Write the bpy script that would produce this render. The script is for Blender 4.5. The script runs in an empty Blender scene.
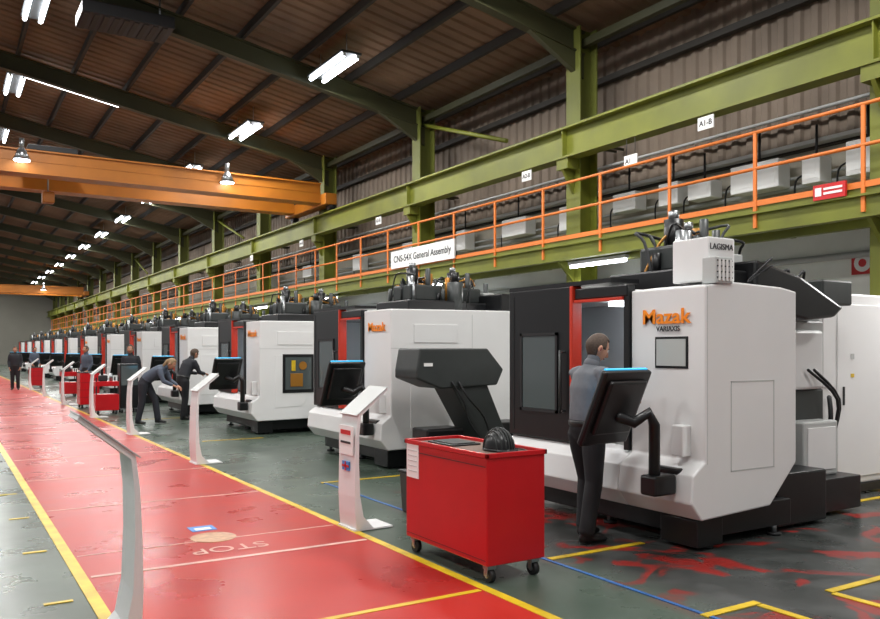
import bpy, bmesh, math, random
from mathutils import Vector, Matrix
random.seed(4)
sc = bpy.context.scene
sc.view_settings.view_transform = 'Standard'
V = Vector

# ------------------------------------------------------------ materials
def srgb(h):
    h = h.lstrip('#'); c = [int(h[i:i+2], 16)/255 for i in (0, 2, 4)]
    return [(x/12.92 if x <= .04045 else ((x+.055)/1.055)**2.4) for x in c] + [1]
MATS = {}
def mat(name, col, rough=.5, metal=0, emit=0, noise=0, nscale=6, spec=.5, bump=0):
    if name in MATS: return MATS[name]
    m = bpy.data.materials.new(name); m.use_nodes = True
    nt = m.node_tree; b = nt.nodes['Principled BSDF']
    c = srgb(col)
    b.inputs['Base Color'].default_value = c
    b.inputs['Roughness'].default_value = rough
    b.inputs['Metallic'].default_value = metal
    b.inputs['Specular IOR Level'].default_value = spec
    if emit:
        b.inputs['Emission Color'].default_value = c
        b.inputs['Emission Strength'].default_value = emit
    if noise or bump:
        tc = nt.nodes.new('ShaderNodeTexCoord'); n = nt.nodes.new('ShaderNodeTexNoise')
        n.inputs['Scale'].default_value = nscale; n.inputs['Detail'].default_value = 6
        nt.links.new(tc.outputs['Object'], n.inputs['Vector'])
    if noise:
        r = nt.nodes.new('ShaderNodeValToRGB')
        r.color_ramp.elements[0].position = .3; r.color_ramp.elements[1].position = .7
        r.color_ramp.elements[0].color = [x*(1-noise) for x in c[:3]]+[1]
        r.color_ramp.elements[1].color = [min(1, x*(1+noise)) for x in c[:3]]+[1]
        nt.links.new(n.outputs['Fac'], r.inputs['Fac']); nt.links.new(r.outputs['Color'], b.inputs['Base Color'])
    if bump:
        bp = nt.nodes.new('ShaderNodeBump'); bp.inputs['Strength'].default_value = bump; bp.inputs['Distance'].default_value = .02
        nt.links.new(n.outputs['Fac'], bp.inputs['Height']); nt.links.new(bp.outputs['Normal'], b.inputs['Normal'])
    MATS[name] = m; return m

WHITE = mat('machine_white', '#e0e0df', .35, noise=.02, nscale=2)
GREYW = mat('machine_grey', '#b4b6b4', .4)
BLACK = mat('satin_black', '#0f1012', .35)
DARK = mat('dark_rubber', '#18191b', .6)
CHAR = mat('charcoal_paint', '#2f3332', .45, noise=.12)
GLASS = mat('tinted_window', '#4c5454', .12, spec=.8)
REDO = mat('red_orange_trim', '#c8341c', .4)
RED = mat('cart_red', '#b80f18', .28, noise=.05, nscale=3)
ORANGE = mat('rail_orange', '#d8752c', .5)
CRANE = mat('crane_orange', '#a8640f', .5, noise=.18, nscale=1)
LOGO = mat('logo_orange', '#f58a10', .4)
GREEN = mat('beam_green', '#6a6e1d', .55, noise=.2, nscale=1.5)
DGREEN = mat('rafter_green', '#35351c', .6, noise=.15, nscale=1)
PURLIN = mat('purlin_brown', '#26221b', .7)
ROOF = mat('roof_sheet_brown', '#725a44', .8, noise=.3, nscale=.5)
CLAD = mat('wall_cladding', '#76685a', .75, noise=.28, nscale=.7)
BLOCK = mat('painted_blockwork', '#dedfd8', .7, noise=.08, nscale=.8)
PALE = mat('pale_panelling', '#b4ad9e', .7, noise=.25, nscale=.9)
STEEL = mat('steel', '#9da0a2', .3, metal=.9)
TUBE = mat('fluorescent_tube', '#f2f7ff', .5, emit=18)
SCREEN = mat('cyan_screen_and_glow', '#35a8d8', .3, emit=1.0)
LCD = mat('grey_display', '#b4b8b5', .25)
SIGNW = mat('sign_white', '#e8e8e6', .5)
TXT = mat('text_dark', '#2a2a2c', .6)
YEL = mat('marking_yellow', '#c8a81e', .4, noise=.25, nscale=5)
WLINE = mat('marking_white', '#cca89a', .4, noise=.22, nscale=5)
BLUE = mat('marking_blue', '#2f5f9c', .4, noise=.2, nscale=5)
SIGNR = mat('sign_red', '#c01c20', .45)
SIGNB = mat('sign_blue', '#3a7fc0', .45)
BRASS = mat('fixture_brass', '#a8742c', .4, metal=.5)
YHOSE = mat('yellow_hose', '#a88c44', .5)
INTER = mat('machine_interior', '#cfd4d6', .35)

def floor_mat():
    m = bpy.data.materials.new('floor_green_epoxy'); m.use_nodes = True
    nt = m.node_tree; N = nt.nodes; L = nt.links; b = N['Principled BSDF']
    tc = N.new('ShaderNodeTexCoord')
    def noise(s, d=6, dist=0):
        n = N.new('ShaderNodeTexNoise'); n.inputs['Scale'].default_value = s; n.inputs['Detail'].default_value = d
        n.inputs['Distortion'].default_value = dist
        L.new(tc.outputs['Object'], n.inputs['Vector']); return n.outputs['Fac']
    def ramp(f, p0, p1, c0, c1):
        r = N.new('ShaderNodeValToRGB'); e = r.color_ramp.elements
        e[0].position = p0; e[1].position = p1; e[0].color = c0; e[1].color = c1
        L.new(f, r.inputs['Fac']); return r.outputs['Color']
    base = ramp(noise(.9, 9), .3, .7, srgb('#37443a'), srgb('#566258'))
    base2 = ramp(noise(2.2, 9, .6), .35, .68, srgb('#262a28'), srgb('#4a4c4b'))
    sep = N.new('ShaderNodeSeparateXYZ'); L.new(tc.outputs['Object'], sep.inputs[0])
    def mr(src, a, c):
        q = N.new('ShaderNodeMapRange'); q.inputs[1].default_value = a; q.inputs[2].default_value = c
        L.new(src, q.inputs[0]); return q.outputs[0]
    def mul(a, c):
        q = N.new('ShaderNodeMath'); q.operation = 'MULTIPLY'; L.new(a, q.inputs[0]); L.new(c, q.inputs[1]); return q.outputs[0]
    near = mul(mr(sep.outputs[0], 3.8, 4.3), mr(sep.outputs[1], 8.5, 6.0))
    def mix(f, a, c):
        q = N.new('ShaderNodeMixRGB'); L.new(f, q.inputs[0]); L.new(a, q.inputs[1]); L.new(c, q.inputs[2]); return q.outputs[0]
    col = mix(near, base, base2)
    redm = ramp(noise(1.9, 10, 1.0), .53, .58, (0, 0, 0, 1), (1, 1, 1, 1))
    redc = N.new('ShaderNodeRGB'); redc.outputs[0].default_value = srgb('#842622')
    col = mix(mul(redm, near), col, redc.outputs[0])
    L.new(col, b.inputs['Base Color']); b.inputs['Specular IOR Level'].default_value = .32
    rr = N.new('ShaderNodeMapRange'); rr.inputs[3].default_value = .18; rr.inputs[4].default_value = .4
    L.new(noise(1.7), rr.inputs[0]); L.new(rr.outputs[0], b.inputs['Roughness'])
    return m
def redfloor_mat():
    m = bpy.data.materials.new('walkway_red_epoxy'); m.use_nodes = True
    nt = m.node_tree; N = nt.nodes; L = nt.links; b = N['Principled BSDF']
    tc = N.new('ShaderNodeTexCoord')
    n = N.new('ShaderNodeTexNoise'); n.inputs['Scale'].default_value = 1.1; n.inputs['Detail'].default_value = 9
    L.new(tc.outputs['Object'], n.inputs['Vector'])
    r = N.new('ShaderNodeValToRGB'); e = r.color_ramp.elements
    e[0].position = .3; e[1].position = .72; e[0].color = srgb('#981e1a'); e[1].color = srgb('#b43028')
    L.new(n.outputs['Fac'], r.inputs['Fac']); L.new(r.outputs['Color'], b.inputs['Base Color'])
    rr = N.new('ShaderNodeMapRange'); rr.inputs[3].default_value = .2; rr.inputs[4].default_value = .38
    L.new(n.outputs['Fac'], rr.inputs[0]); L.new(rr.outputs[0], b.inputs['Roughness']); b.inputs['Specular IOR Level'].default_value = .22
    return m

# ------------------------------------------------------------ mesh builder
class B:
    def __init__(s): s.bm = bmesh.new(); s.mats = []
    def mi(s, m):
        if m not in s.mats: s.mats.append(m)
        return s.mats.index(m)
    def obox(s, M, size, m, bev=0):
        t = bmesh.new(); bmesh.ops.create_cube(t, size=1)
        for v in t.verts: v.co = V((v.co.x*size[0], v.co.y*size[1], v.co.z*size[2]))
        if bev: bmesh.ops.bevel(t, geom=t.edges[:], offset=bev, segments=2, affect='EDGES', profile=.5)
        s._merge(t, M, m)
    def _merge(s, t, M, m, smooth=False):
        i = s.mi(m); mp = {}
        for v in t.verts: mp[v] = s.bm.verts.new(M @ v.co)
        for f in t.faces:
            nf = s.bm.faces.new([mp[v] for v in f.verts]); nf.material_index = i; nf.smooth = smooth or f.smooth
        t.free()
    def box(s, x0, x1, y0, y1, z0, z1, m, bev=0):
        s.obox(Matrix.Translation(((x0+x1)/2, (y0+y1)/2, (z0+z1)/2)), (abs(x1-x0), abs(y1-y0), abs(z1-z0)), m, bev)
    def prism(s, pts, lo, hi, m, plane='xz', bev=0):
        t = bmesh.new()
        def P(a, b, c): return {'xz': (a, c, b), 'yz': (c, a, b), 'xy': (a, b, c)}[plane]
        A = [t.verts.new(P(a, b, lo)) for a, b in pts]; C = [t.verts.new(P(a, b, hi)) for a, b in pts]
        n = len(pts)
        t.faces.new(A); t.faces.new(C[::-1])
        for i in range(n): t.faces.new([A[i], C[i], C[(i+1) % n], A[(i+1) % n]])
        bmesh.ops.recalc_face_normals(t, faces=t.faces[:])
        if bev: bmesh.ops.bevel(t, geom=t.edges[:], offset=bev, segments=2, affect='EDGES', profile=.5)
        s._merge(t, Matrix(), m)
    def cyl(s, p0, p1, r0, m, r1=None, n=16):
        p0 = V(p0); p1 = V(p1); r1 = r0 if r1 is None else r1
        t = bmesh.new(); d = p1-p0
        bmesh.ops.create_cone(t, cap_ends=True, segments=n, radius1=r0, radius2=r1, depth=d.length)
        for f in t.faces:
            if len(f.verts) == 4: f.smooth = True
        s._merge(t, Matrix.Translation((p0+p1)/2) @ d.to_track_quat('Z', 'Y').to_matrix().to_4x4(), m)
    def ell(s, c, r, m, M=None, n=16):
        t = bmesh.new(); bmesh.ops.create_uvsphere(t, u_segments=n, v_segments=max(6, n*3//4), radius=1)
        for v in t.verts: v.co = V((v.co.x*r[0], v.co.y*r[1], v.co.z*r[2]))
        s._merge(t, (Matrix.Translation(c) if M is None else M @ Matrix.Translation(c)), m, True)
    def loft(s, pts, rad, m, side=None, n=12, M=None):
        pts = [V(p) for p in pts]; t = bmesh.new(); rings = []
        K = len(pts); prev = V(side) if side else None
        def ring(c, tg, a, b):
            nonlocal prev
            if prev is None: prev = tg.orthogonal()
            sd = prev - tg*prev.dot(tg)
            if sd.length < 1e-4: sd = tg.orthogonal()
            sd.normalize()
            if not side: prev = sd
            ot = tg.cross(sd)
            return [t.verts.new(c+sd*(a*math.cos(2*math.pi*k/n))+ot*(b*math.sin(2*math.pi*k/n))) for k in range(n)]
        R = [(r, r) if not isinstance(r, tuple) else r for r in rad]
        tang = []
        for i in range(K):
            d = pts[min(i+1, K-1)]-pts[max(i-1, 0)]; tang.append(d.normalized())
        e = min(R[0])*.6
        rings.append(ring(pts[0]-tang[0]*e, tang[0], R[0][0]*.6, R[0][1]*.6))
        for i in range(K): rings.append(ring(pts[i], tang[i], *R[i]))
        e = min(R[-1])*.6
        rings.append(ring(pts[-1]+tang[-1]*e, tang[-1], R[-1][0]*.6, R[-1][1]*.6))
        for a, b in zip(rings, rings[1:]):
            for k in range(n): t.faces.new([a[k], a[(k+1) % n], b[(k+1) % n], b[k]])
        t.faces.new(rings[0][::-1]); t.faces.new(rings[-1])
        bmesh.ops.recalc_face_normals(t, faces=t.faces[:])
        s._merge(t, M or Matrix(), m, True)
    def tube(s, path, r, m, n=8, sub=4):
        P = [V(p) for p in path]; out = []
        for i in range(len(P)-1):
            p0 = P[max(i-1, 0)]; p1 = P[i]; p2 = P[i+1]; p3 = P[min(i+2, len(P)-1)]
            for k in range(sub):
                t = k/sub
                out.append(.5*((2*p1)+(p2-p0)*t+(2*p0-5*p1+4*p2-p3)*t*t+(3*p1-p0-3*p2+p3)*t**3))
        out.append(P[-1]); s.loft(out, [r]*len(out), m, n=n)
    def quad(s, pts, m):
        f = s.bm.faces.new([s.bm.verts.new(p) for p in pts]); f.material_index = s.mi(m)
    def mesh(s, name):
        me = bpy.data.meshes.new(name); s.bm.to_mesh(me); s.bm.free()
        for m in s.mats: me.materials.append(m)
        return me
    def finish(s, name, loc=(0, 0, 0), rz=0, parent=None):
        o = bpy.data.objects.new(name, s.mesh(name)); sc.collection.objects.link(o)
        o.location = loc; o.rotation_euler = (0, 0, rz)
        if parent: o.parent = parent
        return o
def inst(name, me, loc, rz=0, parent=None):
    o = bpy.data.objects.new(name, me); sc.collection.objects.link(o); o.location = loc; o.rotation_euler = (0, 0, rz)
    if parent: o.parent = parent
    return o
def text(name, body, loc, right, up, size, m, parent=None, ext=.003, bold=0, align='LEFT', sx=1):
    cu = bpy.data.curves.new(name, 'FONT'); cu.body = body; cu.size = size; cu.extrude = ext; cu.offset = bold; cu.align_x = align
    o = bpy.data.objects.new(name+'_c', cu); sc.collection.objects.link(o)
    dg = bpy.context.evaluated_depsgraph_get(); dg.update()
    me = bpy.data.meshes.new_from_object(o.evaluated_get(dg)); me.materials.clear(); me.materials.append(m)
    bpy.data.objects.remove(o)
    for v in me.vertices: v.co.x *= sx
    ob = bpy.data.objects.new(name, me); sc.collection.objects.link(ob)
    r = V(right).normalized(); u = V(up).normalized(); n = r.cross(u)
    M = Matrix((( r.x, u.x, n.x, loc[0]), (r.y, u.y, n.y, loc[1]), (r.z, u.z, n.z, loc[2]), (0, 0, 0, 1)))
    ob.matrix_world = M
    if parent: ob.parent = parent
    return ob

YB, YE = -6.0, 100.0
EAVE = 7.6; XC = 10.6; SL = .18; XR = -1.3; XW = 11.6
def roofz(x): return EAVE + .35 + SL*(XC-x) if x > XR else EAVE+.35+SL*(XC-XR)-SL*(XR-x)

# ------------------------------------------------------------ shell
b = B(); b.box(-14, XW+.3, YB, YE, -.2, 0, floor_mat()); b.finish('floor')
b = B(); b.box(.85, 3.1, YB, 92, -.01, .003, redfloor_mat()); b.finish('walkway')
b = B()
def mk(x0, x1, y0, y1, m, z=.006): b.box(x0, x1, y0, y1, .001, z, m)
mk(.80, .88, YB, 92, YEL); mk(3.07, 3.14, YB, 92, YEL)
mk(.9, 3.05, 6.10, 6.15, WLINE); mk(.9, 3.05, 6.78, 6.80, WLINE)
y = 8.85
while y < 60: mk(.9, 3.05, y-.015, y+.015, WLINE); y += 2.15
mk(1.8, 3.05, 4.41, 4.46, YEL)
mk(3.915, 3.945, .5, 9, BLUE)
mk(3.96, 4.95, 4.79, 4.85, YEL)
mk(3.9, 4.4, 3.27, 3.33, YEL, .007); mk(4.34, 4.4, 1.8, 3.26, YEL)
mk(5.0, 6.8, 3.17, 3.23, YEL, .007); mk(4.96, 5.02, 1.8, 3.16, YEL)
mk(7.5, 10.5, 4.92, 4.99, YEL)
for yy in (5.6, 7.1, 8.6, 10.1): mk(.55, .72, yy, yy+.04, YEL)
for yy in (9.0, 14.2, 19.4, 24.6): mk(3.9, 5.0, yy, yy+.05, YEL)
b.box(1.88, 2.1, 7.17, 7.37, .001, .0065, SIGNB); b.box(1.92, 2.06, 7.21, 7.29, .001, .0075, SIGNW)
b.cyl((1.98, 6.88, .001), (1.98, 6.88, .0075), .19, mat('floor_decal', '#b08a6a', .4, noise=.25, nscale=14), n=32)
fm = b.finish('floor_marking')
text('stop_lettering', 'STOP', (2.30, 6.52, .007), (-1, 0, 0), (0, -1, 0), .26, WLINE, None, .0005).parent = fm

b = B(); b.box(XW, XW+.3, YB, YE, 0, 3.6, BLOCK); b.box(XW, XW+.3, YB, YE, 3.6, 4.75, PALE)
P = []; y = YB; k = 0
amp = .045
while y < YE:
    for dy, dx in ((0, 0), (.11, 0), (.15, amp), (.26, amp)): P.append((y+dy, XW+.1-dx))
    y += .30
for (ya, xa), (yb, xb) in zip(P, P[1:]):
    b.quad([(xa, ya, 4.75), (xb, yb, 4.75), (xb, yb, 8.2), (xa, ya, 8.2)], CLAD)
for z in (4.78, 6.1, 7.1): b.box(XW-.12, XW+.03, YB, YE, z-.06, z+.06, PURLIN)
b.finish('wall_right')
b = B(); b.box(-14, XW+.3, YE, YE+.3, 0, 10.2, mat('end_wall', '#8c8a80', .7, noise=.15, nscale=.2))
b.box(0, 4, YE-.1, YE, 0, 4.5, mat('shutter_grey', '#9aa0a0', .5))
b.finish('wall_end')

b = B()
P = []; y = YB
while y < YE:
    for dy, dz in ((0, 0), (.14, 0), (.18, .04), (.32, .04)): P.append((y+dy, dz))
    y += .36
for (ya, za), (yb, zb) in zip(P, P[1:]):
    b.quad([(XW+.3, ya, roofz(XW+.3)+za), (XW+.3, yb, roofz(XW+.3)+zb), (XR, yb, roofz(XR)+zb), (XR, ya, roofz(XR)+za)], ROOF)
    b.quad([(XR, ya, roofz(XR)+za), (XR, yb, roofz(XR)+zb), (-14, yb, roofz(-14)+zb), (-14, ya, roofz(-14)+za)], ROOF)
b.finish('ceiling')
b = B(); x = 11.2
while x > -13.5:
    b.box(x-.04, x+.04, YB, YE, roofz(x)-.2, roofz(x)-.01, PURLIN); x -= 1.35
b.finish('roof_purlins')
COLY = [5.87+6.05*i for i in range(-1, 16)]
b = B()
def slant(xa, za, xb, zb, y0, y1, h, m):
    b.prism([(xa, za), (xb, zb), (xb, zb+h), (xa, za+h)], y0, y1, m, 'xz')
for y in COLY:
    for (xa, xb) in ((XC, XR), (XR, -13.8)):
        za, zb = roofz(xa)-.65, roofz(xb)-.65
        slant(xa, za+.03, xb, zb+.03, y-.01, y+.01, .4, DGREEN)
        slant(xa, za, xb, zb, y-.1, y+.1, .03, DGREEN); slant(xa, za+.42, xb, zb+.42, y-.1, y+.1, .03, DGREEN)
    b.prism([(XC, EAVE-.75), (XC-1.4, roofz(XC-1.4)-.62), (XC, roofz(XC)-.6)], y-.06, y+.06, DGREEN, 'xz')
b.finish('roof_rafters')
GREEN2 = mat('column_green', '#5a5e20', .6, noise=.15, nscale=1.5)
b = B()
for y in COLY:
    for (z0, z1, m_) in ((0, 5.8, GREEN), (5.8, EAVE+.2, GREEN2)):
        b.box(XC-.22, XC-.195, y-.2, y+.2, z0, z1, m_); b.box(XC+.195, XC+.22, y-.2, y+.2, z0, z1, m_)
        b.box(XC-.195, XC+.195, y-.012, y+.012, z0, z1, m_)
    b.box(XC-.5, XC-.22, y-.16, y+.16, 5.05, 5.25, GREEN)
    b.prism([(XC-.5, 5.05), (XC-.22, 4.6), (XC-.22, 5.05)], y-.03, y+.03, GREEN, 'xz')
    for yy in (y-.1, y+.1):
        b.cyl((XC+.22, yy, 5.6), (XW, yy, 5.6), .03, DGREEN, n=8)
b.box(XC-.06, XC+.06, YB, YE, EAVE-.15, EAVE+.0, DGREEN)
for i in (2, 5, 8):
    y = COLY[i+1]; b.cyl((XC, y, 7.4), (XC, y-3.6, 6.2), .05, GREEN, n=8)
b.finish('portal_columns')
b = B()
b.box(XC-.53, XC-.23, YB, YE, 5.25, 5.29, GREEN); b.box(XC-.53, XC-.23, YB, YE, 5.80, 5.84, GREEN)
b.box(XC-.39, XC-.36, YB, YE, 5.29, 5.80, GREEN)
b.box(XC-.40, XC-.34, YB, YE, 5.84, 5.90, PURLIN)
for y in COLY: b.box(XC-.5, XC-.39, y-.01, y+.01, 5.29, 5.80, GREEN)
b.finish('crane_runway_beam')
b = B()
b.box(9.98, XW-.01, YB, 95, 3.55, 3.6, mat('deck_plate', '#55583a', .7))
b.box(9.96, 9.98, YB, 95, 3.3, 3.66, GREEN); b.box(9.9, 10.05, YB, 95, 3.28, 3.31, GREEN); b.box(9.9, 10.05, YB, 95, 3.55, 3.58, GREEN)
b.box(10.25, 10.36, YB, 95, 3.2, 3.55, GREEN)
y = YB+.4
while y < 95: b.box(9.98, XW-.01, y-.04, y+.04, 3.38, 3.55, GREEN); y += 1.5125
for y in COLY: b.prism([(XC-.22, 2.9), (10.0, 3.28), (XC-.22, 3.28)], y-.03, y+.03, GREEN, 'xz')
pf = b.finish('maintenance_platform')
b = B(); yy = [5.9+1.6*i for i in range(-6, 56)]
for y in yy: b.box(9.93, 9.96, y-.025, y+.025, 3.35, 4.72, ORANGE)
for z in (4.72, 4.2): b.cyl((9.95, yy[0], z), (9.95, yy[-1], z), .026, ORANGE, n=8)
b.box(9.94, 9.955, yy[0], yy[-1], 3.66, 3.74, ORANGE)
b.finish('handrail')
b = B()
b.box(XW-.3, XW-.12, YB, 95, 4.75, 4.81, GREYW)
for z, r in ((4.15, .04), (4.3, .025), (5.3, .03), (3.0, .05)): b.cyl((XW-.16, YB, z), (XW-.16, 95, z), r, GREYW, n=8)
b.finish('wall_conduits')
for i, (y, w, h, z) in enumerate([(8.4, .9, .45, 4.25), (6.6, .5, .5, 4.2), (7.4, .3, .4, 4.2), (9.5, .5, .3, 4.3), (10.2, .45, .4, 4.3), (11.3, .6, .35, 4.35), (13.0, .4, .5, 4.2), (14.8, .9, .4, 4.3), (17, .4, .5, 4.2), (19.6, .8, .4, 4.3), (23, .5, .5, 4.2), (27, .8, .4, 4.3), (31, .5, .5, 4.2)]):
    b = B(); b.box(-.3, 0, -w/2, w/2, 0, h, SIGNW, .015); b.box(-.305, -.3, -w/2+.06, w/2-.06, .07, h-.07, SIGNW)
    b.cyl((-.15, 0, h), (-.15, 0, h+.5), .02, DARK, n=8); b.tube([(-.15, w/2, h/2), (-.15, w/2+.2, h/2-.1), (-.1, w/2+.25, -.3)], .015, DARK)
    b.finish('switchgear_box', (XW-.2, y, z-.1))

def crane(y0):
    b = B(); z0 = 6.16; z1 = 6.70; xe = XC-.62
    for yo in (0, 2.2):
        b.box(-12, xe, y0+yo-.22, y0+yo+.22, z0, z1, CRANE)
        b.box(-12, xe, y0+yo-.28, y0+yo+.28, z1, z1+.04, CRANE); b.box(-12, xe, y0+yo-.28, y0+yo+.28, z0-.04, z0, CRANE)
        b.box(-12, xe, y0+yo-.23, y0+yo-.22, z0+.28, z0+.31, CRANE)
    b.box(XC-.62, XC-.24, y0-.6, y0+2.8, 6.06, 6.4, CRANE, .02)
    for yo in (-.4, 2.6): b.cyl((XC-.45, y0+yo, 6.05), (XC-.25, y0+yo, 6.05), .14, DARK)
    b.box(1.9, 3.1, y0-.2, y0+2.4, z1+.04, z1+.2, DARK, .03); b.cyl((2.1, y0+1.1, z1+.25), (2.9, y0+1.1, z1+.25), .2, CHAR)
    b.cyl((2.5, y0+1, 5.9), (2.5, y0+1, 6.9), .02, STEEL); b.box(2.35, 2.65, y0+.85, y0+1.15, 5.6, 5.9, CRANE, .03)
    for x in (1.75, 7.0):
        b.cyl((x, y0-.45, 6.7), (x, y0-.45, 6.95), .06, STEEL); b.cyl((x, y0-.45, 6.4), (x, y0-.45, 6.7), .22, STEEL, r1=.07); b.cyl((x, y0-.45, 6.385), (x, y0-.45, 6.4), .19, TUBE)
        b.box(x-.03, x+.03, y0-.45, y0-.22, 6.6, 6.66, STEEL)
    return b.finish('overhead_crane')
crane(23.4); crane(72)
b = B()
b.box(-.9, .9, -.5, .5, 0, .25, DARK, .02)
for i in range(9): b.box(-.85+.19*i, -.75+.19*i, -.45, .45, -.02, 0, PURLIN)
for x in (-.7, .7): b.cyl((x, 0, .25), (x, 0, .9), .02, STEEL, n=8)
b.finish('ceiling_air_vent', (3.3, 17.9, 8.35))
b = B()
b.prism([(1.6, roofz(1.6)-.25), (4.5, roofz(4.5)-.25), (4.5, roofz(4.5)-.21), (1.6, roofz(1.6)-.21)], 25.1, 25.45, mat('skylight_panel', '#ffffff', .5, emit=6), 'xz')
b.finish('skylight')
fb = B()
fb.box(-.24, .24, -.95, .95, .05, .10, CHAR)
for x in (-.16, .16):
    fb.cyl((x, -.9, .0), (x, .9, .0), .045, TUBE, n=8)
    fb.box(x-.03, x+.03, -.94, -.9, -.03, .05, GREYW); fb.box(x-.03, x+.03, .9, .94, -.03, .05, GREYW)
for y in (-.7, .7): fb.cyl((0, y, .12), (0, y, .55), .01, STEEL, n=6)
fme = fb.mesh('ceiling_light')
def light(p, sx=.6, sy=1.8):
    ld = bpy.data.lights.new('lamp_area', 'AREA'); ld.shape = 'RECTANGLE'; ld.size = sx; ld.size_y = sy; ld.energy = p
    ld.color = (1.0, .985, .96); return ld
LD = light(290)
for x in (7.5, 1.75, -5.5):
    for k in range(-3, 13):
        y = (16.7 if x > 5 else 19.2)+6.15*k
        z = roofz(x)-.6
        o = inst('ceiling_light', fme, (x, y, z))
        l = bpy.data.objects.new('lamp', LD); sc.collection.objects.link(l); l.location = (0, 0, -.08); l.parent = o
b = B(); b.box(-.05, .05, -.75, .75, 0, .06, GREYW); b.cyl((0, -.72, -.03), (0, .72, -.03), .03, TUBE, n=8); ume = b.mesh('batten_light')
LU = light(55, .15, 1.4)
for y in (4.4, 11.0, 17.1, 23.1, 29.2, 35.2, 41.2, 47.3):
    o = inst('batten_light', ume, (10.15, y, 3.2))
    l = bpy.data.objects.new('lamp', LU); sc.collection.objects.link(l); l.location = (0, 0, -.08); l.rotation_euler = (0, math.radians(25), 0); l.parent = o

b = B(); b.box(9.88, 9.918, 15.4, 18.4, 3.68, 4.12, SIGNW); o = b.finish('assembly_banner'); o.parent = None
text('banner_lettering', 'CNS-54X General Assembly', (9.875, 18.25, 3.83), (0, -1, 0), (0, 0, 1), .235, TXT, o, .001, .003)
for (y, z, s) in ((8.5, 5.22, 'A1-B'), (13.0, 5.22, 'A2-B'), (10.1, 4.95, 'A1'), (19.5, 5.2, 'A3-B'), (25, 5.2, 'A4-B'), (30, 5.2, 'A5')):
    b = B(); b.box(10.08, 10.1, -.15, .15, -.2, 0, SIGNW); b.cyl((10.09, -.1, 0), (10.09, -.1, 5.25-z), .006, DARK, n=6); b.cyl((10.09, .1, 0), (10.09, .1, 5.25-z), .006, DARK, n=6)
    o = b.finish('hanging_sign', (0, y, z)); t = text('sign_lettering', s, (10.078, .12, -.14), (0, -1, 0), (0, 0, 1), .12, TXT, None, .001, .003); t.parent = o
b = B(); b.box(9.88, 9.918, 6.1, 6.55, 3.58, 3.78, SIGNR); b.box(9.875, 9.88, 6.14, 6.4, 3.64, 3.67, SIGNW); b.box(9.875, 9.88, 6.14, 6.4, 3.70, 3.73, SIGNW); b.box(9.875, 9.88, 6.43, 6.52, 3.63, 3.74, SIGNW); b.finish('warning_sign')
b = B(); b.box(XW-.03, XW, 6.7, 7.05, 2.72, 3.05, SIGNR, .005); b.cyl((XW-.035, 6.875, 2.885), (XW-.03, 6.875, 2.885), .13, SIGNW, n=24); b.cyl((XW-.04, 6.875, 2.885), (XW-.035, 6.875, 2.885), .06, SIGNR, n=24); b.finish('fire_point_sign')

# ------------------------------------------------------------ machines
def pendant(cx, cy, cz=1.15):
    b = B()
    nh = V((-.12, .99, 0)).normalized(); n = (nh*math.cos(.42)+V((0, 0, 1))*math.sin(.42)).normalized()
    r = V((0, 0, 1)).cross(nh).normalized(); u = n.cross(r)
    M = Matrix(((r.x, u.x, n.x, cx), (r.y, u.y, n.y, cy), (r.z, u.z, n.z, cz), (0, 0, 0, 1)))
    b.obox(M, (.56, .64, .06), BLACK, .02)
    b.obox(M @ Matrix.Translation((0, .02, -.04)), (.44, .46, .05), BLACK, .02)
    b.obox(M @ Matrix.Translation((0, .1, .032)), (.46, .34, .006), SCREEN)
    b.obox(M @ Matrix.Translation((0, .32, .018)), (.50, .014, .022), SCREEN)  # added emissive strip, imitates the screen's glow along the top bezel
    b.obox(M @ Matrix.Translation((0, -.2, .036)), (.48, .16, .012), CHAR)
    for i in range(9):
        b.obox(M @ Matrix.Translation((-.19+.047*i, -.17, .045)), (.03, .03, .01), GREYW)
        b.obox(M @ Matrix.Translation((-.19+.047*i, -.22, .045)), (.03, .03, .01), GREYW)
    a = M @ V((0, -.05, -.06))
    ax = .27; ay = -.16
    b.loft([a, a+V((.12, -.05, -.05)), (cx+ax-.06, cy+ay, cz-.04), (cx+ax, cy+ay, cz-.14), (cx+ax, cy+ay, .62)], [.045, .045, .045, .045, .045], BLACK, n=12)
    b.box(cx+ax-.08, -.165, cy+ay-.08, cy+ay+.08, .46, .62, BLACK, .02)
    return b.mesh('control_pendant')

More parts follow.
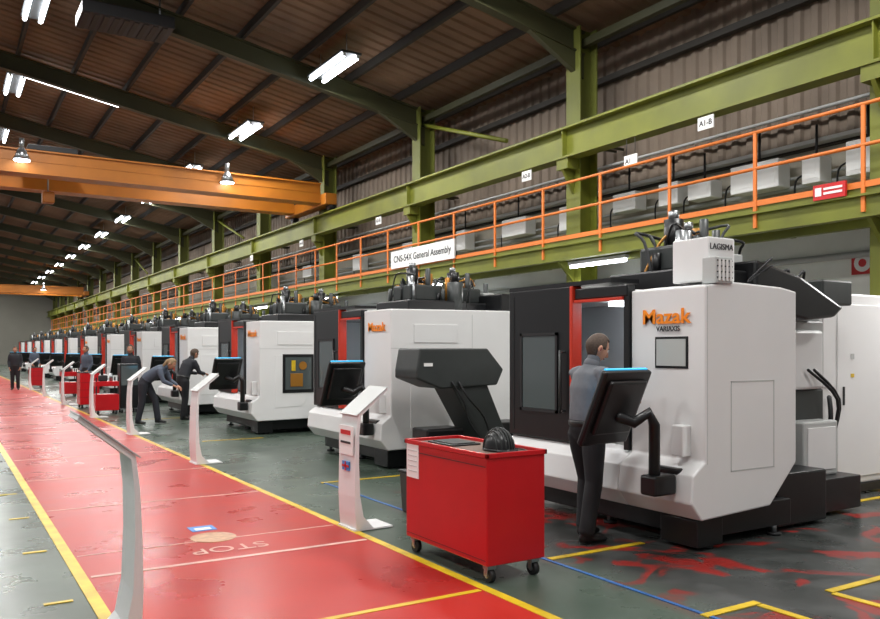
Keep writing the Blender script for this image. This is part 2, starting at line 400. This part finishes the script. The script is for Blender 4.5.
def top_gear(b, x, y, s=1):
    b.box(x-.45, x+.55, y-.5, y+.5, 2.1, 2.32, BLACK, .02)
    b.box(x-.3, x+.25, y-.3, y+.25, 2.32, 2.56, CHAR, .03)
    b.cyl((x-.1, y, 2.5), (x-.1, y, 2.82), .09, BLACK); b.cyl((x-.1, y, 2.82), (x-.1, y, 2.9), .05, STEEL)
    b.cyl((x+.12, y-.1, 2.4), (x+.12, y-.1, 2.74), .06, BRASS); b.cyl((x-.25, y-.22, 2.3), (x-.25, y-.22, 2.68), .05, STEEL)
    b.cyl((x+.02, y-.25, 2.4), (x+.02, y-.25, 2.8), .04, CHAR)
    b.box(x+.3, x+.5, y-.3, y+.2, 2.32, 2.5, GREYW, .01)
    R = random.Random(int(x*100))
    for i in range(15):
        a = V((x-.4+R.random()*.8, y-.4+R.random()*.7, 2.3)); c = V((x-.2+R.random()*.5, y-.2+R.random()*.4, 2.5+R.random()*.25))
        mid = (a+c)/2+V((R.uniform(-.2, .2), R.uniform(-.2, .2), .12+R.random()*.16))
        b.tube([a, (a+mid)/2+V((0, 0, .1)), mid, c], .009+R.random()*.007, R.choice([BLACK, DARK, DARK, CHAR, BRASS]), n=6)
    for i in range(11):
        xx = x-.35+R.random()*.8; yy_ = y-.4+R.random()*.8
        b.cyl((xx, yy_, 2.3), (xx, yy_, 2.4+R.random()*.3), .02+R.random()*.025, R.choice([BLACK, STEEL, BRASS, CHAR]), n=10)

def machine(first):
    b = B(); W = 2.5; D = 1.15 if first else 2.1
    sk = [(0, .72), (-.14, .62), (-.16, .40), (-.04, .26)]
    if first:
        prof = sk+[(.8, .30), (D, .64), (D, 2.1), (.95, 2.13), (.3, 2.15), (0, 2.11)]
    else:
        prof = sk+[(1.5, .28), (D, .6), (D, 2.17), (0, 2.15)]
    b.prism(prof, 0, .8, WHITE, 'xz', .014)
    if first:
        for (xa, xb, za, zb) in ((.30, .85, .62, .63), (.30, .31, .62, 1.35), (.84, .85, .62, 1.35), (.3, .85, 1.34, 1.35)): b.box(xa, xb, -.002, .01, za, zb, GREYW)
        b.box(.02, .025, -.002, .01, .7, 2.1, GREYW)
    else:
        b.prism([(.3, .5), (.85, .52), (.98, .75), (.98, 1.5), (.3, 1.5)], -.006, .02, WHITE, 'xz', .004)
        b.box(1.3, 1.306, -.002, .01, .35, 2.1, GREYW); b.box(.0, 1.3, -.002, .01, 1.62, 1.626, GREYW)
    b.prism(sk+[(.3, .26), (.3, .72)], .8, W, WHITE, 'xz', .012)
    b.prism([(0.1, .3), (D, .3), (D, 2.12), (0.1, 2.12)], W-.06, W, BLACK, 'xz')
    b.box(D-.05, D, .81, W-.07, .3, 2.05, WHITE)
    b.box(.07, D, .81, W-.07, 2.06, 2.13, WHITE, .01)
    b.box(.31, D-.06, .81, W-.07, .55, .68, GREYW)
    b.box(.85, .88, .84, W-.07, .68, 2.06, INTER)
    b.cyl((.55, 1.2, 1.35), (.55, 1.2, 2.05), .12, BLACK); b.cyl((.55, 1.2, 1.2), (.55, 1.2, 1.35), .07, STEEL)
    b.cyl((.5, 1.2, .68), (.5, 1.2, .9), .22, GREYW); b.box(.35, .65, 1.05, 1.35, .9, 1.05, BRASS, .02)
    b.box(.1, .8, .805, .835, .73, 2.05, INTER); b.box(.1, .84, W-.1, W-.07, .73, 2.05, INTER)
    b.box(-.05, .06, 1.55, W, .73, 2.2, BLACK, .008)
    b.box(-.056, -.045, 1.75, 2.27, 1.02, 1.74, GLASS, .004)
    b.box(-.065, -.05, 1.72, 1.75, .99, 1.77, DARK); b.box(-.065, -.05, 2.27, 2.3, .99, 1.77, DARK)
    b.box(-.065, -.05, 1.72, 2.3, .99, 1.02, DARK); b.box(-.065, -.05, 1.72, 2.3, 1.74, 1.77, DARK)
    b.box(-.065, .06, 1.50, 1.54, .73, 2.2, REDO, .01)
    b.box(-.055, -.045, 2.42, 2.425, .78, 2.15, CHAR)
    b.cyl((-.1, 1.63, 1.0), (-.1, 1.63, 1.6), .015, CHAR, n=8)
    for z in (1.02, 1.58): b.cyl((-.1, 1.63, z), (-.05, 1.63, z), .01, STEEL, n=8)
    b.box(-.03, .05, .805, .86, .73, 2.14, BLACK)
    b.box(-.04, .06, .81, 1.49, 2.07, 2.17, BLACK, .01); b.box(-.05, .0, .86, 1.49, 2.04, 2.066, REDO)
    b.box(-.05, .3, 1.0, W, 2.2, 2.24, BLACK)
    b.box(.1, D+.1, .12, W-.1, .08, .3, BLACK, .01)
    for x in (.18, D-.1):
        for y in (.15, W/2, W-.15):
            b.cyl((x, y, .015), (x, y, .12), .025, STEEL, n=8); b.cyl((x, y, 0), (x, y, .025), .06, DARK)
    b.box(-.02, .28, .06, .45, .03, .25, BLACK, .01)
    b.box(.35, .60, .9, 1.45, 2.02, 2.05, mat('work_lamp', '#f4f8ff', .5, emit=10))
    b.box(-.14, .02, .14, .42, .42, .66, BLACK, .02)
    b.box(-.10, .0, .14, .26, .75, 1.0, WHITE, .012)
    if first:
        b.box(-.008, .01, .17, .52, 1.45, 1.71, BLACK, .004); b.box(-.012, .0, .19, .50, 1.47, 1.69, LCD)
        b.box(1.2, 2.7, .75, 2.3, .4, 1.2, CHAR, .02); b.box(1.2, 2.7, .75, 2.3, 1.2, 1.9, GREYW, .02)
        b.box(1.3, 2.02, .68, .76, 1.42, 1.86, WHITE, .03); b.box(2.06, 2.62, .70, .76, 1.2, 1.8, WHITE, .03)
        b.box(1.35, 1.95, .70, .76, .95, 1.38, WHITE, .03); b.cyl((1.66, .66, 1.62), (1.66, .69, 1.62), .14, GREYW, n=24)
        b.prism([(1.15, 2.0), (1.9, 1.88), (2.35, 1.92), (2.5, 2.02), (1.8, 2.3), (1.15, 2.42)], .4, 1.4, BLACK, 'xz', .03)
        b.box(2.3, 2.8, .5, 1.3, 2.05, 2.3, CHAR, .02)
        b.box(1.0, 2.7, .35, 2.2, .04, .36, BLACK, .01)
        b.box(1.17, 1.9, .2, .7, .03, .5, BLACK, .02)
        b.box(2.0, 2.55, .5, .72, .36, .9, GREYW, .02); b.box(2.05, 2.5, .49, .5, .42, .84, WHITE, .004)
        for k in range(3):
            b.tube([(1.25+.06*k, .70, 1.9), (1.5+.05*k, .6, 1.35-.08*k), (1.4+.07*k, .62, .8), (1.5+.1*k, .66, .3)], .012, DARK)
        for k in range(2):
            b.tube([(2.3+.1*k, .66, 1.4), (2.62+.03*k, .55, 1.1), (2.6+.03*k, .6, .7), (2.5+.1*k, .6, .4)], .016, BLACK)
        for k in range(3):
            b.tube([(1.3+.3*k, .5, 2.3), (1.5+.25*k, .5, 2.36), (1.7+.2*k, .6, 2.2)], .014, DARK)
        b.box(2.85, 4.1, .9, 2.2, .12, 2.22, WHITE, .02)
        b.box(2.84, 4.11, .88, 2.2, .03, .12, BLACK)
        b.box(3.16, 4.05, .885, .9, .2, 2.1, WHITE, .006); b.box(2.9, 3.12, .885, .9, 1.2, 2.1, WHITE, .006)
        b.box(3.25, 3.27, .87, .885, 1.0, 1.2, BLACK); b.box(3.4, 3.46, .88, .885, 1.5, 1.56, GREYW); b.box(3.4, 3.46, .88, .885, 1.3, 1.34, YEL)
        b.tube([(2.95, .85, 1.1), (2.9, .8, .9), (2.9, .82, .5), (2.95, .86, .2)], .025, DARK)
        b.box(.18, .5, .12, .5, 2.16, 2.52, WHITE, .012); b.box(.1, .3, -.02, .12, 2.13, 2.34, GREYW, .008)
        for i in range(4): b.box(.12+.045*i, .145+.045*i, -.03, -.015, 2.15, 2.32, WHITE)
        for i in range(4): b.box(.11, .29, -.028, -.015, 2.17+.045*i, 2.18+.045*i, DARK)
        top_gear(b, .85, 1.0); top_gear(b, 1.5, 1.4)
        for z in (.4, 1.05): b.tube([(.9, .3, 2.2), (1.1, .2, 2.3+z*.1), (1.4, .5, 2.25+z*.1), (1.9, .6, 2.1)], .009, DARK)
    else:
        b.box(.35, 1.05, -.012, 0, 1.7, 1.95, WHITE, .004)
        b.box(D, 3.2, .3, 2.3, .5, 2.05, WHITE, .02); b.box(D, 3.3, .2, 2.3, .03, .5, BLACK, .02)
        b.box(1.3, 1.9, -.45, -.02, .42, .6, BLACK, .02); b.box(1.35, 1.4, -.4, -.05, .02, .45, BLACK); b.box(1.8, 1.85, -.4, -.05, .02, .45, BLACK)
        b.box(3.4, 4.4, .6, 2.0, .1, 2.2, WHITE, .02)
        top_gear(b, 1.0, 1.0); top_gear(b, 1.9, 1.3)
        b.prism([(2.1, 2.15), (2.8, 2.0), (2.8, 2.2), (2.3, 2.45), (2.1, 2.45)], .4, 1.5, BLACK, 'xz', .02)
        b.cyl((1.4, .6, 2.15), (1.4, .6, 2.6), .12, CHAR); b.cyl((1.4, .6, 2.6), (1.4, .6, 2.75), .06, BLACK)
    return b.mesh('machining_center')
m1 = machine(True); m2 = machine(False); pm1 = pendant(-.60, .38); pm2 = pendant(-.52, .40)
for i in range(13):
    Y0 = 4.3+5.2*i
    o = inst('machining_center', m1 if i == 0 else m2, (5.1, Y0, 0))
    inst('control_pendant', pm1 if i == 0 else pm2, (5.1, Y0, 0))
    if i == 2:
        b = B(); b.box(.45, 1.08, -.02, -.007, .78, 1.52, BLACK, .004); b.box(.5, 1.03, -.026, -.02, .84, 1.46, GLASS)
        b.box(.6, .85, -.035, -.026, .9, 1.15, BRASS, .003); b.cyl((.85, -.03, 1.3), (.85, -.04, 1.3), .08, BRASS); b.box(.62, .7, -.035, -.026, 1.2, 1.4, YEL)
        b.finish('side_window', parent=o)
    if i < 7:
        if i == 0:
            t = text('logo_lettering', 'Mazak', (-.012, .66, 1.82), (0, -1, 0), (0, 0, 1), .17, LOGO, None, .003, .003, sx=1.2); t.parent = o
            t = text('model_lettering', 'VARIAXIS', (-.012, .50, 1.755), (0, -1, 0), (0, 0, 1), .06, TXT, None, .002, .001); t.parent = o
            t = text('unit_lettering', 'LAGISMA', (.19, .115, 2.42), (1, 0, 0), (0, 0, 1), .07, TXT, None, .002); t.parent = o
        else:
            t = text('logo_lettering', 'Mazak', (-.012, .66, 1.86), (0, -1, 0), (0, 0, 1), .17, LOGO, None, .003, .003, sx=1.2); t.parent = o

b = B()
b.prism([(0, 1.35), (.05, 1.62), (1.05, 1.62), (1.3, 1.35), (1.2, 1.15), (.35, 1.12), (0, 1.25)], -.28, .28, CHAR, 'xz', .02)
b.prism([(.5, 1.2), (1.05, 1.2), (1.45, .35), (1.05, .3)], -.24, .24, CHAR, 'xz', .015)
b.box(.9, 2.0, -.26, .26, .1, .42, BLACK, .02); b.box(.2, .75, -.2, .2, .35, .62, BLACK, .03)
for x in (.25, .7): 
    for y in (-.17, .17): b.cyl((x, y, 0), (x, y, .37), .015, BLACK, n=8)
for x in (1.0, 1.9):
    for y in (-.2, .2): b.cyl((x, y, 0), (x, y, .12), .03, DARK, n=8)
b.box(.1, .22, -.292, -.28, 1.4, 1.44, SIGNW)
b.tube([(.5, -.29, 1.2), (.65, -.33, .95), (.75, -.3, .7), (1.0, -.3, .4)], .014, DARK); b.tube([(.6, -.29, 1.2), (.7, -.36, 1.0), (.95, -.34, .75), (1.1, -.3, .4)], .014, DARK)
b.finish('chip_conveyor', (4.90, 8.75, 0))

def casters(b, xs, ys, zt):
    for x in xs:
        for y in ys:
            b.box(x-.035, x+.035, y-.03, y+.03, zt-.03, zt, STEEL); b.cyl((x-.02, y, .05), (x+.02, y, .05), .05, DARK)
            b.cyl((x-.024, y, .05), (x+.024, y, .05), .02, STEEL, n=10)
            b.box(x-.032, x-.024, y-.02, y+.02, .045, zt-.02, STEEL); b.box(x+.024, x+.032, y-.02, y+.02, .045, zt-.02, STEEL)
b = B(); L_ = 1.12
b.box(0, .5, 0, L_, .125, .865, RED, .008)
for (x0, x1, y0, y1) in ((-.012, .512, -.012, .012), (-.012, .512, L_-.012, L_+.012), (-.012, .012, -.012, L_+.012), (.488, .512, -.012, L_+.012)): b.box(x0, x1, y0, y1, .862, .895, RED, .004)
b.box(.013, .487, .013, L_-.013, .865, .872, mat('rubber_mat', '#6a5448', .7))
b.box(-.004, .0, .02, L_-.02, .80, .804, DARK); b.box(-.003, 0, .02, L_-.02, .16, .163, DARK)
b.box(-.006, 0, .92, 1.10, .6, .88, SIGNW)
for k in range(5): b.box(-.008, -.006, .94, 1.08, .65+.04*k, .655+.04*k, GREYW)
casters(b, (.06, .44), (.06, L_-.06), .125)
b.finish('tool_cart', (3.155, 4.5, 0))
b = B()
t = bmesh.new(); bmesh.ops.create_uvsphere(t, u_segments=20, v_segments=14, radius=1)
bmesh.ops.delete(t, geom=[f for f in t.faces if f.calc_center_median().z < 0], context='FACES')
for v in t.verts: v.co = V((v.co.x*.10, v.co.y*.125, v.co.z*.145+.012))
b._merge(t, Matrix(), BLACK, True)
for k in range(-3, 4):
    xx = k*.026; s_ = math.sqrt(1-(xx/.105)**2)
    b.tube([(xx, .128*s_*math.cos(a), .015+.15*s_*math.sin(a)) for a in [i*math.pi/8 for i in range(9)]], .005, CHAR, n=6, sub=2)
b.tube([(.103*math.cos(a), .128*math.sin(a), .01) for a in [i*math.pi/8 for i in range(17)]], .009, BLACK, n=6, sub=2)
b.prism([(-.09, -.1), (-.05, -.17), (.05, -.17), (.09, -.1)], .004, .016, BLACK, 'xy', .003)
b.tube([(.1, .02, .01), (.14, -.1, .01), (.08, -.2, .01), (-.04, -.21, .012), (-.1, -.12, .01)], .006, DARK)
b.finish('safety_helmet', (3.44, 4.76, .873))
b = B(); b.box(-.13, .13, -.18, .18, 0, .012, BLACK, .004); b.box(-.1, .1, -.15, .15, .012, .02, CHAR, .003); b.finish('parts_tray', (3.40, 5.3, .873))
b = B(); b.prism([(-.16, 0), (.16, 0), (.19, .4), (-.19, .4)], -.17, .17, mat('bin_grey', '#3a3632', .6), 'xz', .015); b.box(-.2, .2, -.18, .18, .4, .42, DARK, .006); b.finish('waste_bin', (4.05, 6.85, 0))

def small_cart(name, x, y, w, d, h, full):
    b = B(); 
    if full:
        b.box(0, w, 0, d, .1, h, RED, .01)
        for z in (.3, .5, .7): b.box(.02, w-.02, -.006, 0, z, z+.006, DARK); b.box(-.006, 0, .02, d-.02, z, z+.006, DARK)
        b.box(-.01, w+.01, -.01, d+.01, h, h+.02, DARK)
    else:
        b.box(0, w, 0, d, .1, .5, RED, .01); b.box(0, w, 0, d, .7, h, RED, .01)
        for xx in (.02, w-.02):
            for yy in (.02, d-.02): b.box(xx-.015, xx+.015, yy-.015, yy+.015, .45, h+.1, DARK)
        b.box(.1, .3, .1, .3, h, h+.15, DARK, .02); b.cyl((w-.15, d/2, h), (w-.15, d/2, h+.2), .04, STEEL)
    casters(b, (.06, w-.06), (.06, d-.06), .1)
    b.finish(name, (x, y, 0))
small_cart('tool_cabinet', 3.25, 24.0, .5, .6, .97, True)
small_cart('tool_cart', 3.25, 21.4, .55, .5, .82, False)
small_cart('tool_cabinet', 3.2, 38, .5, .6, .85, True)
small_cart('tool_cart', 3.5, 30.2, .5, .5, .85, False)

def stand_mesh(label):
    b = B(); w = .17
    lo = [(0, .012), (-.012, .15), (-.018, .3), (-.012, .6), (.0, .85), (.022, 1.03), (.30, 1.25)]
    hi = [(.17, .012), (.07, .12), (.035, .3), (.024, .6), (.028, .85), (.045, 1.012), (.312, 1.232)]
    for i in range(6): b.prism([lo[i], lo[i+1], hi[i+1], hi[i]], -w, w, WHITE, 'xz')
    b.box(-.02, .36, -w, w, 0, .014, WHITE)
    b.prism([(-.005, 1.02), (.30, 1.262), (.304, 1.256), (.0, 1.014)], -w-.01, w+.01, GREYW, 'xz')
    if label:
        b.box(-.026, -.014, -w+.03, w-.03, .66, .92, SIGNW); b.box(-.03, -.026, -.1, .1, .84, .88, SIGNR); b.box(-.03, -.026, -.1, .1, .76, .78, TXT)
        b.box(-.028, -.016, -.07, .07, .52, .60, SIGNB); b.box(-.031, -.026, -.07, .07, .55, .57, SIGNR); b.box(-.031, -.026, -.01, .01, .52, .60, SIGNR)
    return b.mesh('lectern_stand')
sm = stand_mesh(True); sm2 = stand_mesh(False)
for k, y in enumerate((6.6, 11.5, 16.1, 20.6, 25.9, 31, 36)): inst('lectern_stand', sm if k in (0,) else sm2, (3.03 if k else 3.11, y, .0062))
inst('lectern_stand', sm2, (.91, 4.70, .0062), math.pi)

# ------------------------------------------------------------ people
SKIN = mat('skin', '#b98468', .5); LIP = mat('lip', '#8c4a42', .5); EYE = mat('eye_white', '#e8e6e0', .3); IRIS = mat('iris', '#2a1c14', .3)
SHOE = mat('shoe_black', '#131313', .4)
def person(name, loc, heading, J, shirt, trousers, hair, long_sleeve=False, voxel=.016, long_hair=False, look=(0, 0)):
    root = bpy.data.objects.new(name, None); sc.collection.objects.link(root)
    root.location = loc; root.rotation_euler = (0, 0, heading)
    pel, wai, che, nec, hed = [V(J[k]) for k in ('pelvis', 'waist', 'chest', 'neck', 'head')]
    b = B(); Y = (0, 1, 0); m0 = shirt
    b.loft([pel+(pel-wai).normalized()*.08, pel, wai, (wai+che)/2, che, che+(nec-che)*.55, nec-(nec-che)*.12, nec, nec+(hed-nec)*.55],
           [(.13, .10), (.17, .125), (.165, .13), (.172, .132), (.188, .135), (.18, .115), (.09, .075), (.06, .06), (.055, .06)], m0, side=Y, n=20)
    bones = [(pel+(pel-wai).normalized()*.1, pel+(wai-pel)*.35, .15, 'T'), (pel+(wai-pel)*.5, wai, .14, 'S'), (wai, che, .15, 'S'), (che, nec-(nec-che)*.15, .13, 'S'), (nec, hed, .06, 'K')]
    for s in ('L', 'R'):
        sh, el, wr, hp, kn, an, to = [V(J[k+s]) for k in ('sh', 'el', 'wr', 'hip', 'kn', 'an', 'toe')]
        b.loft([sh+V((0, -.05 if s == 'L' else .05, .0)), sh, sh.lerp(el, .3), sh.lerp(el, .55), sh.lerp(el, .6), sh.lerp(el, .85), el, el.lerp(wr, .3), wr.lerp(el, .1), wr],
               [.06, .068, .066, .066 , .05 if not long_sleeve else .055, .045 if not long_sleeve else .052, .043 if not long_sleeve else .05, .043 if not long_sleeve else .048, .03 if not long_sleeve else .04, .026], m0, n=14)
        b.loft([hp+V((0, 0, .04)), hp, hp.lerp(kn, .35), hp.lerp(kn, .8), kn, kn.lerp(an, .3), kn.lerp(an, .75), an],
               [.085, .105, .098, .08, .075, .074, .068, .068], m0, n=14)
        heel = an+(an-to)*.28; heel.z = an.z-.045
        b.loft([heel, an+V((0, 0, -.045)), an.lerp(to, .5)+V((0, 0, -.02)), to.copy()], [(.036, .038), (.042, .042), (.046, .035), (.038, .026)], m0, side=Y, n=12)
        cut = .62 if not long_sleeve else 1.0
        bones += [(sh, sh.lerp(el, cut-.04), .065, 'S')]
        if long_sleeve: bones += [(el, wr, .04, 'S')]
        else: bones += [(sh.lerp(el, cut+.02), el, .05, 'K'), (el, wr, .035, 'K')]
        bones += [(hp, kn, .085, 'T'), (kn, an, .065, 'T'), (heel, to, .05, 'B')]
    me = b.mesh('tmp'); tmp = bpy.data.objects.new('tmp', me); sc.collection.objects.link(tmp)
    md = tmp.modifiers.new('r', 'REMESH'); md.mode = 'VOXEL'; md.voxel_size = voxel; md.use_smooth_shade = True
    sm_ = tmp.modifiers.new('s', 'SMOOTH'); sm_.iterations = 4; sm_.factor = .5
    dg = bpy.context.evaluated_depsgraph_get(); dg.update()
    bme = bpy.data.meshes.new_from_object(tmp.evaluated_get(dg)); bpy.data.objects.remove(tmp)
    bme.materials.clear()
    for m in (shirt, trousers, SKIN, SHOE): bme.materials.append(m)
    idx = {'S': 0, 'T': 1, 'K': 2, 'B': 3}
    for p in bme.polygons:
        c = p.center; best = 9; bi = 0
        for a, d, r, l in bones:
            ab = d-a; t = max(0, min(1, (c-a).dot(ab)/max(ab.length_squared, 1e-9))); q = (c-(a+ab*t)).length-r
            if q < best: best = q; bi = idx[l]
        p.material_index = bi; p.use_smooth = True
    bo = bpy.data.objects.new('body', bme); sc.collection.objects.link(bo); bo.parent = root
    M = Matrix.Translation(hed) @ Matrix.Rotation(look[1], 4, 'Z') @ Matrix.Rotation(look[0], 4, 'Y')
    b = B(); t = bmesh.new(); bmesh.ops.create_uvsphere(t, u_segments=28, v_segments=22, radius=1)
    def shape(co, k=1.0):
        x, y, z = co; r = V((x*.097, y*.077, z*.118))
        if z < 0:
            f = 1-.32*(-z)**1.5; r.y *= f; r.x *= (1-.18*(-z)); r.x += .018*(-z)
        if x < 0 and z > -.4: r.x *= 1.05
        if abs(y) < .5 and x > .7 and -.1 < z < .2: r.x -= .004
        return r*k
    for v in t.verts: v.co = shape(v.co)
    b._merge(t, M, SKIN, True)
    t = bmesh.new(); bmesh.ops.create_uvsphere(t, u_segments=28, v_segments=22, radius=1)
    rem = [f for f in t.faces if not ((lambda c: c.z > .62 or (c.x < .35 and c.z > -.05) or (c.x < -.2 and c.z > -.6))(f.calc_center_median()))]
    bmesh.ops.delete(t, geom=rem, context='FACES')
    for v in t.verts:
        q = v.co.copy(); v.co = shape(q, 1.10) + V((0, 0, .004))
    bmesh.ops.solidify(t, geom=t.faces[:], thickness=.008)
    b._merge(t, M, hair, True)
    if long_hair:
        b.loft([M @ V((-.05, 0, .06)), M @ V((-.09, 0, 0)), M @ V((-.10, 0, -.1)), M @ V((-.08, 0, -.2)), M @ V((-.06, 0, -.26))], [(.07, .05), (.085, .05), (.085, .04), (.07, .03), (.04, .02)], hair, side=(0, 1, 0), n=14)
    b.loft([M @ V((.088, 0, .015)), M @ V((.102, 0, -.01)), M @ V((.108, 0, -.03)), M @ V((.092, 0, -.04))], [.008, .01, .014, .010], SKIN, n=8)
    for s in (-1, 1):
        b.ell((.082, s*.03, .008), (.012, .014, .009), EYE, M, 10); b.ell((.091, s*.03, .008), (.005, .006, .006), IRIS, M, 8)
        b.loft([M @ V((.088, s*.014, .028)), M @ V((.09, s*.03, .032)), M @ V((.08, s*.046, .027))], [.004, .005, .003], hair, n=6)
        b.ell((-.005, s*.082, -.008), (.02, .010, .032), SKIN, M, 10); b.ell((-.002, s*.090, -.008), (.01, .004, .018), LIP, M, 8)
    b.loft([M @ V((.082, -.024, -.062)), M @ V((.094, 0, -.060)), M @ V((.082, .024, -.062))], [.004, .007, .004], LIP, n=8)
    b.finish('head', parent=root)
    b = B()
    for s in ('L', 'R'):
        el, wr = V(J['el'+s]), V(J['wr'+s]); sg = 1 if s == 'L' else -1
        d = (wr-el).normalized(); d2 = V(J.get('hd'+s, d)).normalized()
        pn = V(J.get('pn'+s, (0, 0, -1))); pn = (pn-d2*pn.dot(d2)).normalized()
        sd = d2.cross(pn)
        th = sd if (sd.dot(V((0, -sg, 0))) > 0) else -sd
        b.loft([wr-d*.02, wr+d2*.025, wr+d2*.06, wr+d2*.088], [(.024, .02), (.034, .017), (.041, .015), (.038, .012)], SKIN, side=tuple(th), n=12)
        for i, (o, ln) in enumerate(((.029, .072), (.010, .08), (-.010, .074), (-.028, .058))):
            p = wr+d2*.085+th*o; dd = d2.copy(); pts = [p-d2*.015]
            for k, fr in enumerate((.45, .32, .23)):
                dd = (dd+pn*(.28+.04*i+.1*k)).normalized(); pts.append(pts[-1]+dd*ln*fr*1.15)
            b.loft(pts, [.0095, .009, .008, .0068], SKIN, n=8)
        p = wr+d2*.03+th*.028; q = (th*.8+d2*.6+pn*.25).normalized(); q2 = (th*.3+d2*.9+pn*.35).normalized()
        b.loft([p, p+q*.03, p+q*.03+q2*.032, p+q*.03+q2*.055], [.014, .012, .0095, .008], SKIN, n=8)
    b.finish('hands', parent=root)
    b = B()
    if not long_hair:
        a = pel+(wai-pel)*.42; tg = (wai-pel).normalized()
        b.loft([a-tg*.015, a+tg*.015], [(.174, .134), (.174, .134)], SHOE, side=(0, 1, 0), n=24)
    b.loft([nec-(hed-nec).normalized()*.015, nec+(hed-nec).normalized()*.022], [(.074, .07), (.066, .066)], shirt, side=(0, 1, 0), n=18)
    b.finish('belt_and_collar', parent=root)
    return root
def legs(J, spread=.1, fx=(0, 0)):
    for s, g, f in (('L', 1, fx[0]), ('R', -1, fx[1])):
        J['hip'+s] = (J['pelvis'][0], g*.09, J['pelvis'][2]-.03)
        J['kn'+s] = (J['pelvis'][0]*.4+f*.6+.03, g*spread, .5)
        J['an'+s] = (f-.03, g*(spread+.01), .09); J['toe'+s] = (f+.14, g*(spread+.035), .03)
    return J
GREYSH = mat('shirt_grey', '#63656a', .8, noise=.08, nscale=20); NAVY = mat('trousers_black', '#15161a', .8)
HAIRB = mat('hair_brown', '#4a3a2e', .7, noise=.3, nscale=60); HAIRF = mat('hair_fair', '#8a7050', .7, noise=.3, nscale=60)
DSH = mat('jacket_dark', '#22242a', .8); SH2 = mat('top_grey', '#4a5260', .8); JEAN = mat('trousers_dark', '#20222a', .8)
J1 = legs(dict(pelvis=(-.02, 0, .93), waist=(-.02, 0, 1.06), chest=(.0, 0, 1.27), neck=(.04, 0, 1.48), head=(.09, -.01, 1.615),
     shL=(.02, .18, 1.41), elL=(.15, .17, 1.14), wrL=(.2, -.07, 1.16), shR=(.01, -.18, 1.41), elR=(.02, -.28, 1.15), wrR=(.08, -.34, 1.22),
     hdL=(.1, -.95, .1), hdR=(.3, -.9, .0), pnL=(0, 0, -1), pnR=(0, 0, -1)), .11, (.08, -.09))
person('machine_operator', (4.66, 5.16, 0), math.radians(-2), J1, GREYSH, NAVY, HAIRB, voxel=.012, look=(.42, -.3))
JB = legs(dict(pelvis=(-.18, 0, .9), waist=(-.1, 0, 1.0), chest=(.1, 0, 1.12), neck=(.28, 0, 1.24), head=(.40, 0, 1.3),
     shL=(.2, .17, 1.17), elL=(.32, .2, .93), wrL=(.5, .12, .82), shR=(.2, -.17, 1.17), elR=(.3, -.2, .93), wrR=(.48, -.12, .84)), .1, (.1, -.25))
person('bending_worker', (3.92, 18.2, 0), math.radians(-32), JB, SH2, JEAN, HAIRF, True, .018, True, look=(.6, 0))
JC = legs(dict(pelvis=(-.08, 0, .92), waist=(-.04, 0, 1.04), chest=(.05, 0, 1.23), neck=(.15, 0, 1.40), head=(.23, 0, 1.51),
     shL=(.1, .18, 1.33), elL=(.22, .22, 1.08), wrL=(.42, .14, 1.05), shR=(.1, -.18, 1.33), elR=(.22, -.22, 1.08), wrR=(.42, -.14, 1.05)), .1, (.08, -.12))
person('working_technician', (4.8, 18.9, 0), math.radians(20), JC, DSH, NAVY, HAIRB, True, .02, False, look=(.5, 0))
def std(): return legs(dict(pelvis=(0, 0, .93), waist=(0, 0, 1.06), chest=(.01, 0, 1.27), neck=(.01, 0, 1.47), head=(.03, 0, 1.62),
     shL=(.0, .18, 1.40), elL=(-.02, .24, 1.12), wrL=(.12, .2, .9), shR=(.0, -.18, 1.40), elR=(-.02, -.24, 1.12), wrR=(.12, -.2, .9), pnL=(0, -1, 0), pnR=(0, 1, 0)), .1, (.05, -.03))
person('standing_worker', (4.4, 23.1, 0), math.radians(-120), std(), DSH, NAVY, HAIRB, True, .02)
person('visitor_in_dark_suit', (2.55, 36.5, 0), math.radians(-100), std(), DSH, NAVY, HAIRB, True, .022)
person('standing_worker', (4.0, 45, 0), math.radians(-60), std(), SH2, NAVY, HAIRB, True, .025)
person('standing_worker', (4.2, 29.5, 0), math.radians(-150), std(), SH2, JEAN, HAIRB, True, .025)
b = B(); b.box(-.22, .22, -.2, .2, .12, 1.25, BLACK, .02); b.box(-.2, .2, -.21, -.2, .7, 1.2, GLASS); casters(b, (-.17, .17), (-.15, .15), .12); b.finish('control_cabinet', (4.1, 21.9, 0))

w = bpy.data.worlds.new('world'); sc.world = w; w.use_nodes = True
w.node_tree.nodes['Background'].inputs[0].default_value = (.84, .86, .88, 1); w.node_tree.nodes['Background'].inputs[1].default_value = .42
cd = bpy.data.cameras.new('camera'); cam = bpy.data.objects.new('camera', cd); sc.collection.objects.link(cam)
cam.location = (0, 0, 1.6); cam.rotation_euler = (math.radians(90), 0, math.radians(-31.7))
cd.sensor_width = 36; cd.lens = 809/880*36; cd.shift_y = 40.5/880; cd.clip_end = 300
sc.camera = cam
